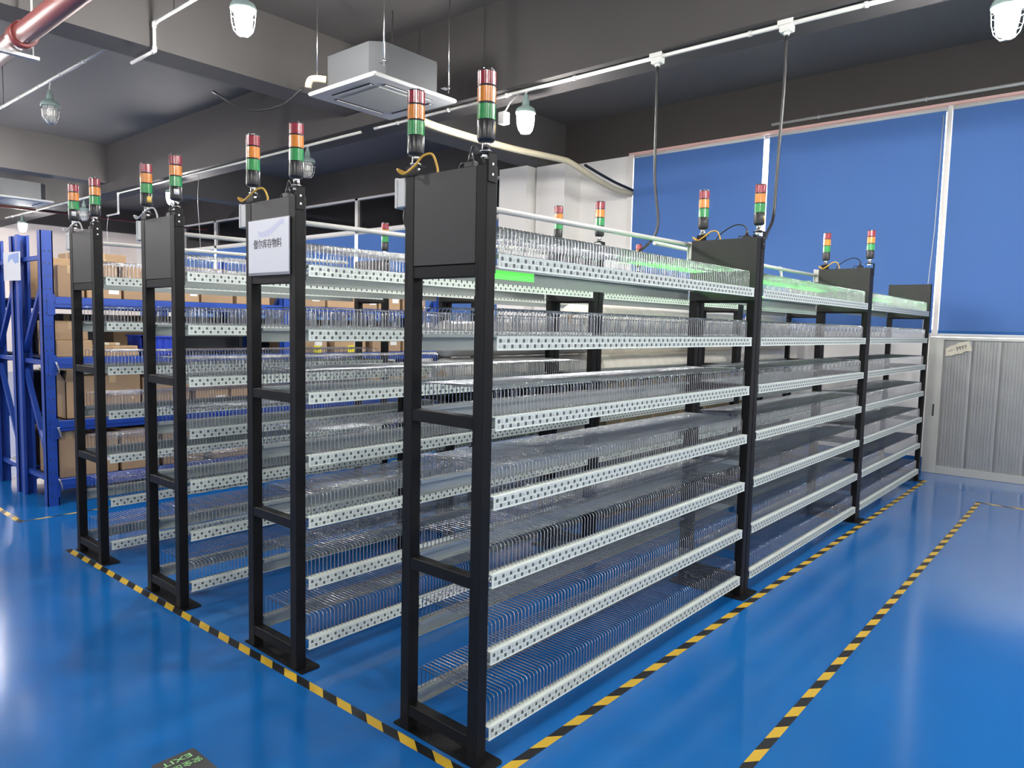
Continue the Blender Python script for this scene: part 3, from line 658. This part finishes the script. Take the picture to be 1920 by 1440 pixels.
ZB = [0.205, 0.668, 1.165, 1.635]
pallet_rack(0.155, 4.75, 2, 2.06, 0.62, ZB, 2.135, 'blue pallet rack nearest behind the reel racks')
pallet_rack(0.155, 5.45, 2, 2.06, 0.62, ZB, 2.13, 'blue pallet rack standing back to back behind the first one')
pallet_rack(2.28, 7.6, 1, 0.98, 0.62, [0.2, 1.1, 1.70], 2.15, 'blue pallet rack farther back, seen above the top beam')
pallet_rack(3.40, 7.6, 1, 2.0, 0.62, [0.2, 1.1, 1.70], 2.15, 'farthest blue pallet rack, right behind the others')
def carton(x, y, z, sx, sy, sz, label, m_='carton', open_=False, lab=True, rot=0, group='cardboard boxes on the blue racks'):
    t = thing('cardboard_box', label, 'box', (x, y, z), group, rot)
    if open_:
        b_ = MB().box(0, 0, 0, sx, 0.006, sz).box(0, sy-0.006, 0, sx, sy, sz).box(0, 0, 0, 0.006, sy, sz).box(sx-0.006, 0, 0, sx, sy, sz).box(0, 0, 0, sx, sy, 0.006)
        obj('body', b_.mesh('body', m_), t)
        obj('flap', MB().add([(0, 0, sz), (sx, 0, sz), (sx, -0.05, sz+0.10), (0, -0.05, sz+0.10), (0, 0.004, sz), (sx, 0.004, sz), (sx, -0.046, sz+0.102), (0, -0.046, sz+0.102)], [(0,1,2,3), (7,6,5,4), (0,4,5,1), (1,5,6,2), (2,6,7,3), (3,7,4,0)]).mesh('flap', m_), t)
        obj('flap', MB().add([(0, 0, sz), (0, sy, sz), (-0.06, sy, sz+0.09), (-0.06, 0, sz+0.09), (0.004, 0, sz), (0.004, sy, sz), (-0.056, sy, sz+0.092), (-0.056, 0, sz+0.092)], [(0,1,2,3), (7,6,5,4), (0,4,5,1), (1,5,6,2), (2,6,7,3), (3,7,4,0)]).mesh('flap', m_), t)
    else:
        obj('body', MB().bevbox(0, 0, 0, sx, sy, sz, 0.004).mesh('body', m_), t)
        obj('tape_strip', MB().box(sx/2-0.025, -0.0008, max(0.0, sz-0.06), sx/2+0.025, 0.02, sz+0.0008).box(sx/2-0.025, 0, sz-0.002, sx/2+0.025, sy, sz+0.0008).box(-0.0008, sy/2-0.025, max(0.0, sz-0.07), 0.0, sy/2+0.025, sz).mesh('tape_strip', 'carton_tape'), t)
    if lab: obj('sticker', MB().box(sx*0.62, -0.0012, sz*0.3, min(sx*0.62+0.09, sx-0.02), 0.0, sz*0.3+0.06).mesh('sticker', 'sticker_white'), t)
    return t
T = ZB[3]+0.001
top = [(0.29, 0.19, 0.25), (0.50, 0.26, 0.13), (0.78, 0.40, 0.29), (1.20, 0.22, 0.18), (1.44, 0.30, 0.27), (1.78, 0.34, 0.30), (2.34, 0.42, 0.20), (2.79, 0.34, 0.25), (3.16, 0.28, 0.16), (3.47, 0.30, 0.26), (3.82, 0.34, 0.22)]
pos = ('standing at the left upright', 'second from the left upright', 'third from the left upright', 'fourth from the left upright', 'fifth from the left upright', 'sixth, before the middle upright', 'first right of the middle upright', 'second right of the middle upright', 'third right of the middle upright', 'fourth right of the middle upright', 'last, at the right upright')
for i, (x, sx, sz) in enumerate(top):
    carton(x, 4.83, T, sx, 0.45, sz, 'cardboard box on the nearest blue rack\'s top beam, '+pos[i], 'carton' if i % 2 else 'carton_b')
carton(0.52, 4.86, T+0.131, 0.22, 0.36, 0.19, 'film-wrapped box stacked on a low carton on the top beam', 'carton_b', lab=False)
for i, (x, sx, sz) in enumerate(((-0.0+0.27, 0.36, 0.35), (0.66, 0.42, 0.42), (1.12, 0.4, 0.3), (1.56, 0.5, 0.36), (2.4, 0.5, 0.3), (2.95, 0.5, 0.35), (3.5, 0.5, 0.28))):
    carton(x, 5.54, ZB[3]+0.001, sx, 0.45, sz, 'cardboard box on the second blue rack row, top level, '+('first', 'second', 'third', 'fourth', 'fifth', 'sixth', 'seventh')[i]+' from the left', 'carton_b' if i % 2 else 'carton')
carton(0.26, 4.80, ZB[2]+0.001, 0.26, 0.42, 0.13, 'lower of two cartons beside the left upright on the second level', lab=False)
carton(0.255, 4.82, ZB[2]+0.132, 0.24, 0.40, 0.15, 'upper of two cartons beside the left upright on the second level', lab=False)
carton(0.53, 4.80, ZB[2]+0.001, 0.34, 0.45, 0.085, 'flat carton left of the blue tray on the second level', lab=False)
carton(0.62, 4.83, ZB[2]+0.0895, 0.12, 0.10, 0.022, 'small pale box lying on a flat carton', 'torn_paper', lab=False)
carton(0.315, 4.80, ZB[1]+0.001, 0.12, 0.42, 0.30, 'open carton with raised flaps beside the left upright, third level', open_=True, lab=False)
carton(0.44, 4.79, ZB[1]+0.001, 0.44, 0.45, 0.34, 'large brown carton right of the open one, third level', 'carton_b', lab=False)
carton(0.90, 4.79, ZB[1]+0.001, 0.40, 0.45, 0.31, 'large brown carton in the middle of the third level', 'carton_b')
carton(1.36, 4.79, ZB[1]+0.001, 0.30, 0.45, 0.20, 'low carton near the middle upright, third level', 'carton')
carton(1.70, 4.79, ZB[1]+0.001, 0.36, 0.45, 0.26, 'carton against the middle upright, third level', 'carton')
carton(0.25, 4.78, ZB[0]+0.001, 0.15, 0.45, 0.37, 'tall carton beside the left upright, bottom level', 'carton_b', lab=False)
carton(0.41, 4.785, ZB[0]+0.001, 0.28, 0.45, 0.33, 'wrapped carton with a sticker, bottom level', 'carton')
carton(0.72, 4.785, ZB[0]+0.001, 0.30, 0.45, 0.35, 'brown carton third from the left, bottom level', 'carton')
carton(1.06, 4.785, ZB[0]+0.001, 0.36, 0.45, 0.30, 'brown carton fourth from the left, bottom level', 'carton_b')
carton(1.50, 4.785, ZB[0]+0.001, 0.40, 0.45, 0.33, 'brown carton at the middle upright, bottom level', 'carton')
for i, x in enumerate((2.36, 2.86, 3.36, 3.80)):
    carton(x, 4.80, ZB[2]+0.001, 0.40, 0.45, 0.24, 'carton on the right bay of the blue rack, second level, '+('first', 'second', 'third', 'fourth')[i]+' from the middle upright', 'carton' if i % 2 else 'carton_b')
    carton(x-0.02, 4.80, ZB[1]+0.001, 0.42, 0.45, 0.28, 'carton on the right bay of the blue rack, third level, '+('first', 'second', 'third', 'fourth')[i]+' from the middle upright', 'carton_b' if i % 2 else 'carton')
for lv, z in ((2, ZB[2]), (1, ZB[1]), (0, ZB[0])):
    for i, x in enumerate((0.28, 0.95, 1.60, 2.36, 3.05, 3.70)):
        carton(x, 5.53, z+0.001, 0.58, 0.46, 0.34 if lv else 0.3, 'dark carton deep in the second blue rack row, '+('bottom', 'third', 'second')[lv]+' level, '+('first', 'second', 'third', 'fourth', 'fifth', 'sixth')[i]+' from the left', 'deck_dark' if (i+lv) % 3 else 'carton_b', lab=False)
for i, (x, sx, sz) in enumerate(((2.42, 0.36, 0.20), (2.85, 0.34, 0.26), (3.55, 0.5, 0.24), (4.12, 0.5, 0.28), (4.7, 0.5, 0.2))):
    carton(x, 7.68, 1.701, sx, 0.45, sz, 'carton on the farther blue racks, '+('first', 'second', 'third', 'fourth', 'fifth')[i]+' from the left', 'carton' if i % 2 else 'carton_b')
# blue tray
bn = thing('plastic_tray', 'blue plastic tray on the second level of the pallet rack', 'tray', (0.905, 4.80, ZB[2]+0.001))
mb = MB(); mb.box(0, 0, 0, 0.36, 0.30, 0.008)
for (a, b, c, d) in ((0, 0, 0.36, 0.008), (0, 0.292, 0.36, 0.30), (0, 0, 0.008, 0.30), (0.352, 0, 0.36, 0.30)): mb.box(a, b, 0, c, d, 0.165)
obj('tub', mb.mesh('tub', 'bin_blue'), bn)
obj('rim', MB().box(-0.012, -0.012, 0.155, 0.372, 0.004, 0.17).box(-0.012, 0.296, 0.155, 0.372, 0.312, 0.17).box(-0.012, -0.012, 0.155, 0.004, 0.312, 0.17).box(0.356, -0.012, 0.155, 0.372, 0.312, 0.17).mesh('rim', 'bin_blue'), bn)
for k in range(7): obj('rib', MB().box(0.02+k*0.053, -0.007, 0, 0.028+k*0.053, 0.0, 0.156).mesh('rib', 'bin_blue'), bn)
for x, wh in ((2.56, 'left'), (2.98, 'right')):
    t = thing('yellow_label', 'yellow label card on the pallet rack beam, '+wh+' of two', 'label', (x, 4.742, 1.167), 'yellow label cards')
    obj('card', MB().box(0, 0, 0, 0.085, 0.0015, 0.075).mesh('card', 'label_yellow'), t)
    obj('print', MB().box(0.01, -0.0006, 0.048, 0.07, 0.0, 0.053).box(0.01, -0.0006, 0.032, 0.06, 0.0, 0.036).mesh('print', 'ink'), t)
# paper sign on the pallet rack end
ps = thing('paper_sign', 'white paper sign with a blue print on the end of the blue pallet rack', 'sign', (0.135, 5.36, 1.88), rotz=0.12)
obj('sheet', MB().box(-0.003, -0.14, -0.115, 0.0, 0.16, 0.115).mesh('sheet', 'paper'), ps)
bl_ = MB().add([(-0.0036, 0.08, 0.03), (-0.0036, 0.06, 0.09), (-0.0036, -0.02, 0.10), (-0.0036, -0.12, 0.105), (-0.0036, -0.12, 0.03), (-0.0036, -0.05, 0.02), (-0.0036, 0.0, 0.06)], [(0, 1, 2, 3, 4, 5, 6)])
obj('print', bl_.mesh('print', 'blue_print'), ps)
# safety pins on the upright
for i, z in enumerate((1.13, 0.62, 0.21)):
    tag(obj('locking_pin', MB().tube(catmull([(0.232, 4.740, z), (0.236, 4.732, z-0.01), (0.245, 4.728, z-0.05), (0.255, 4.728, z-0.085), (0.25, 4.732, z-0.04), (0.24, 4.738, z)]), 0.004, 6).mesh('locking_pin', 'steel')),
        'wire locking pin hanging on the blue upright, '+('top', 'middle', 'bottom')[i]+' of three', 'pin', 'locking pins')

# ------------------------------------------------------------------ ceiling installations
# caged lamps
prof_g = [(0.068, 0.0), (0.066, -0.04), (0.062, -0.09), (0.055, -0.13), (0.042, -0.158), (0.022, -0.172), (0.004, -0.176)]
me_cast = MB().lathe([(0.014, 0.16), (0.020, 0.15), (0.022, 0.12), (0.030, 0.115), (0.034, 0.075), (0.036, 0.05), (0.060, 0.042), (0.078, 0.03), (0.088, 0.012), (0.092, 0.0), (0.092, -0.014), (0.070, -0.016)], n=28).mesh('cast_head', 'lamp_cast')
me_hook = MB().tube(catmull([(0, 0, 0.155), (0, 0.004, 0.18), (0, 0.0, 0.20), (0, -0.018, 0.215), (0, -0.02, 0.24), (0, 0.0, 0.255), (0, 0.018, 0.24)]), 0.006, 8).mesh('hook', 'pvc_white')
me_hook2 = MB().tube(catmull([(0, 0, 0.150), (0, 0.004, 0.165), (0, -0.012, 0.175), (0, -0.014, 0.186), (0, 0.0, 0.194), (0, 0.014, 0.186)]), 0.006, 8).mesh('hook', 'pvc_white')
cg = MB()
for k in range(4):
    q = PI*k/4+0.2
    pts = [(0.088, -0.012), (0.084, -0.06), (0.079, -0.11), (0.066, -0.16), (0.040, -0.190), (0.0, -0.2)]
    path = [(r*math.cos(q), r*math.sin(q), z) for r, z in pts]+[(-r*math.cos(q), -r*math.sin(q), z) for r, z in pts[-2::-1]]
    cg.tube(path, 0.0028, 5)
for r, z in ((0.0845, -0.055), (0.0755, -0.125)):
    cg.tube([(r*math.cos(2*PI*k/20), r*math.sin(2*PI*k/20), z) for k in range(21)], 0.0026, 5)
me_cage = cg.mesh('wire_cage', 'steel')
me_g_on = MB().lathe([(r*0.96, z-0.012) for r, z in prof_g], n=20).mesh('glass', 'lamp_on')
me_g_off = MB().lathe([(r, z-0.012) for r, z in prof_g], n=24).mesh('glass', 'lamp_glass')
me_bulb = MB().lathe([(0.02, -0.02), (0.022, -0.05), (0.03, -0.08), (0.03, -0.11), (0.016, -0.13), (0.002, -0.134)], n=16).mesh('bulb', 'ceramic_white')
def lamp(x, y, z, on, label, s=1.02):
    t = thing('caged_lamp', label, 'lamp', (x, y, z), 'caged ceiling lamps'); t.scale = (s, s, s)
    obj('cast_head', me_cast, t); obj('hook', me_hook if x < 3 else me_hook2, t); obj('wire_cage', me_cage, t)
    obj('glass', me_g_on if on else me_g_off, t)
    if not on: obj('bulb', me_bulb, t)
    return t
ZA, ZC = 4.03, 3.66
dz = 0.255*1.02; dc = 0.192*1.02
lamp(3.60, -0.87, ZC-dc, True, 'lit caged lamp at the upper right corner')
lamp(3.56, 2.84, ZC-dc, True, 'lit caged lamp hanging right of the tallest signal tower')
lamp(3.56, 6.36, ZC-dc, False, 'unlit caged lamp hanging behind the tower above the paper sign')
lamp(3.56, 10.1, ZC-dc, True, 'lit caged lamp glowing behind the third row tower')
lamp(3.45, 13.5, ZC-dc, False, 'unlit caged lamp between the two leftmost signal towers')
lamp(3.36, 16.8, ZC-dc, True, 'lit caged lamp far back at the left, above the blue racks')
lamp(1.11, 7.55, ZA-dz, False, 'unlit caged lamp hanging at the upper left')
lamp(1.155, 3.55, ZA-dz, True, 'lit caged lamp at the top edge, left of the air conditioner')
for i, (x, y) in enumerate(((1.155, -0.2), (1.155, -4.2), (3.58, -4.4), (-1.2, -4.2), (-3.6, -1.0), (-1.2, 4.2), (-1.2, 8.4), (-5.6, -4.2), (-5.6, 3.8), (-5.6, 10.0), (1.12, 11.4), (-1.2, 11.5), (1.1, 15.4), (1.1, 18.9), (-1.2, 15.6))):  # unseen lamps continuing the rows, added to brighten the hall
    lamp(x, y, (ZA-dz if x < 3 else ZC-dc), True, 'unseen lit caged lamp added beyond the picture edge for brightness')
# conduits
pipe('conduit', [(3.56, -6.0, ZC), (3.56, 5.05, ZC)], 0.016, 'pvc_white', 'white conduit under the long beam, carrying the two hanging black cables', 14, 'white ceiling conduits', 'conduit')
pipe('conduit', [(3.52, -6.0, ZC+0.055), (3.52, 3.2, ZC+0.055)], 0.012, 'pvc_grey', 'thinner conduit running above the long white one', 9, 'white ceiling conduits', 'conduit')
pipe('conduit', [(3.56, 5.3, ZC), (3.56, 12.2, ZC), (3.56, 12.2, ZC-0.35), (3.56, 12.7, ZC-0.35)], 0.016, 'pvc_white', 'white conduit in the background ending in an elbow', 0, 'white ceiling conduits', 'conduit')
pipe('conduit', [(3.40, 13.0, ZC), (3.36, 18.0, ZC)], 0.016, 'pvc_white', 'farthest white conduit, before the left wall', 5, 'white ceiling conduits', 'conduit')
pipe('conduit', [(1.155, -2.55, ZA), (1.155, 5.04, ZA), (1.155, 5.04, 3.80), (1.155, 5.52, 3.80)], 0.016, 'pvc_white', 'white conduit stepping down around the beam at the top left', 0, 'white ceiling conduits', 'conduit', (0.1, 0.5, 0.95))
pipe('conduit', [(1.14, 5.6, ZA), (1.08, 9.5, ZA)], 0.016, 'pvc_white', 'white conduit at the upper left edge', 6, 'white ceiling conduits', 'conduit', (0.1, 0.9))
# outlet boxes and hanging cables
for y, wh, pts in ((1.47, 'left', [(3.56, 1.47, ZC-0.07), (3.56, 1.465, 3.2), (3.55, 1.45, 2.7), (3.54, 1.40, 2.35), (3.48, 1.42, 2.2), (3.30, 1.45, 2.08), (3.1, 1.40, 2.03)]),
                   (0.44, 'right', [(3.56, 0.44, ZC-0.07), (3.56, 0.44, 3.2), (3.55, 0.45, 2.8), (3.54, 0.455, 2.45), (3.45, 0.43, 2.28), (3.1, 0.33, 2.14), (2.7, 0.18, 2.06), (2.30, 0.08, 2.025)])):
    t = thing('outlet_box', 'white outlet box on the conduit, '+wh+' one above a black cable', 'outlet box', (3.56, y, ZC), 'conduit outlet boxes')
    obj('box', MB().bevbox(-0.035, -0.045, -0.055, 0.035, 0.045, 0.035, 0.006).lathe([(0.02, -0.075), (0.022, -0.05)], n=12).mesh('box', 'pvc_white'), t)
    obj('cover', MB().bevbox(-0.045, -0.055, -0.01, -0.035, 0.055, 0.045, 0.003).mesh('cover', 'pvc_white'), t)
    cable('hanging_cable', pts, 0.011, 'cable_black', wh+' black power cable hanging from the conduit to the racks', group='hanging power cables', sub=8)
tag(obj('transformer', MB().bevbox(3.42, 2.98, 3.36, 3.50, 3.06, 3.47, 0.006).tube([(3.46, 3.02, 3.46), (3.50, 2.98, 3.56), (3.55, 2.92, 3.63)], 0.006, 6).mesh('transformer', 'pvc_white')), 'small white driver box hanging beside the lit lamp', 'driver box')

# cassette air conditioners
def cassette(x, y, z, label, rods=True, s=0.95):
    t = thing('cassette_air_conditioner', label, 'air conditioner', (x, y, z), 'ceiling cassette air conditioners')
    h = s/2; b = 0.39; c = 0.10
    oc = [(-b, -b+c), (-b+c, -b), (b-c, -b), (b, -b+c), (b, b-c), (b-c, b), (-b+c, b), (-b, b-c)]
    obj('housing', MB().add([(px, py, 0.03) for px, py in oc]+[(px, py, 0.33) for px, py in oc], [tuple(range(7,-1,-1)), tuple(range(8, 16))]+[(i, (i+1) % 8, 8+(i+1) % 8, 8+i) for i in range(8)]).mesh('housing', 'ac_metal'), t)
    # face panel: rim with four slots
    g = 0.27; s0, s1 = 0.315, 0.365
    mb = MB()
    mb.bevbox(-h, -h, 0.0, h, h, 0.035, 0.012)
    obj('face_panel', mb.mesh('face_panel', 'ac_white'), t)
    obj('intake_grille', MB().bevbox(-g, -g, -0.008, g, g, 0.002, 0.006).mesh('intake_grille', 'ac_grille'), t)
    for (a, b2, c2, d) in ((-0.27, s0, 0.27, s1), (-0.27, -s1, 0.27, -s0), (s0, -0.27, s1, 0.27), (-s1, -0.27, -s0, 0.27)):
        so = obj('air_slot', MB().box(a, b2, -0.002, c2, d, 0.004).mesh('air_slot', 'ac_slot'), t)
        mx_, my_ = (a+c2)/2, (b2+d)/2
        if abs(c2-a) > abs(d-b2): obj('louver', MB().box(a+0.01, my_-0.012, -0.010, c2-0.01, my_+0.012, -0.004).mesh('louver', 'ac_white'), so)
        else: obj('louver', MB().box(mx_-0.012, b2+0.01, -0.010, mx_+0.012, d-0.01, -0.004).mesh('louver', 'ac_white'), so)
    for px, py in ((-0.36, -0.45), (-0.45, 0.36), (0.45, -0.38), (0.40, 0.36)) if rods else ():
        obj('hanger_rod', MB().tube([(px, py, 0.10), (px, py, ZS-z)], 0.006, 6).lathe([(0.014, 0.14), (0.014, 0.155)], (px, py, 0), 6).mesh('hanger_rod', 'steel'), t)
        obj('hanger_lug', MB().box(min(px, px*0.9)-0.01, min(py, py*0.9)-0.01, 0.135, max(px, px*0.9)+0.01, max(py, py*0.9)+0.01, 0.14).mesh('hanger_lug', 'steel'), t)
    return t
cassette(2.60, 3.72, 3.50, 'white cassette air conditioner hanging at the top centre')
cassette(2.43, 13.78, 3.50, 'white cassette air conditioner at the left image edge', False)
# insulated pipe from the air conditioner to the window
cable('insulated_pipe', [(3.03, 3.95, 3.56), (3.3, 3.95, 3.50), (3.8, 3.93, 3.48), (4.6, 3.92, 3.49), (5.5, 3.92, 3.54), (5.75, 3.91, 3.53), (6.3, 3.90, 3.42), (6.8, 3.90, 3.36), (7.12, 3.87, 3.36)], 0.038, 'insulation', 'cream insulated pipe sloping from the air conditioner to the window jamb', 'pipe', n=14)
cable('refrigerant_hose', [(6.0, 3.88, 3.55), (6.35, 3.87, 3.49), (6.7, 3.86, 3.44), (7.1, 3.84, 3.40)], 0.018, 'cable_black', 'black hose lying along the cream insulated pipe', 'hose')
cable('drain_elbow', [(2.205, 4.02, 3.63), (2.15, 4.07, 3.635), (2.10, 4.10, 3.62), (2.085, 4.115, 3.58), (2.085, 4.12, 3.55)], 0.03, 'insulation', 'cream drain elbow at the back of the hanging air conditioner', 'pipe', n=12)
cable('drain_cable', [(2.08, 4.2, 3.56), (1.98, 4.4, 3.42), (1.82, 4.7, 3.40), (1.70, 5.08, 3.6)], 0.012, 'cable_black', 'black cable sagging behind the air conditioner', 'cable')
# red sprinkler pipe with bracket
rp = thing('sprinkler_pipe', 'dark red sprinkler pipe at the upper left corner', 'pipe', (0.10, 0.0, 3.55))
obj('tube', MB().tube([(0, -5, 0), (0, 12, 0)], 0.075, 20).mesh('tube', 'red_pipe'), rp)
obj('coupling', MB().tube([(0, 4.75, 0), (0, 4.9, 0)], 0.092, 20).mesh('coupling', 'red_pipe'), rp)
obj('bracket', MB().box(-0.14, 4.98, -0.10, 0.16, 5.03, -0.075).tube([(-0.11, 5.0, -0.09), (-0.11, 5.0, 0.95)], 0.008, 6).tube([(0.12, 5.0, -0.09), (0.12, 5.0, 0.95)], 0.008, 6).mesh('bracket', 'pvc_grey'), rp)
pipe('sprinkler_pipe', [(-2.0, 16.0, 3.66), (7.0, 15.9, 3.66)], 0.022, 'red_pipe', 'thin red pipe far back at the left', 0, None)
# conduit along the top of the blinds
pipe('conduit', [(XW-0.03, 1.95, 4.0), (XW-0.03, -2.5, 4.0)], 0.018, 'pvc_grey', 'grey conduit on the dark wall above the blue blinds', 4, 'white ceiling conduits', 'conduit')

# loose thin wires dangling from the background conduit end
for i, (pts, lab) in enumerate((([(3.56, 12.66, ZC-0.37), (3.55, 12.7, ZC-0.6), (3.54, 12.62, ZC-0.85), (3.55, 12.6, ZC-1.25)], 'thin loose wire dangling from the background conduit elbow'),
                                ([(3.56, 9.2, ZC-0.02), (3.55, 9.22, ZC-0.4), (3.54, 9.15, ZC-0.9), (3.55, 9.15, ZC-1.2)], 'thin loose wire hanging from the conduit behind the third rack row'))):
    cable('loose_wire', pts, 0.004, 'cable_grey', lab, 'wire', 'loose wires')
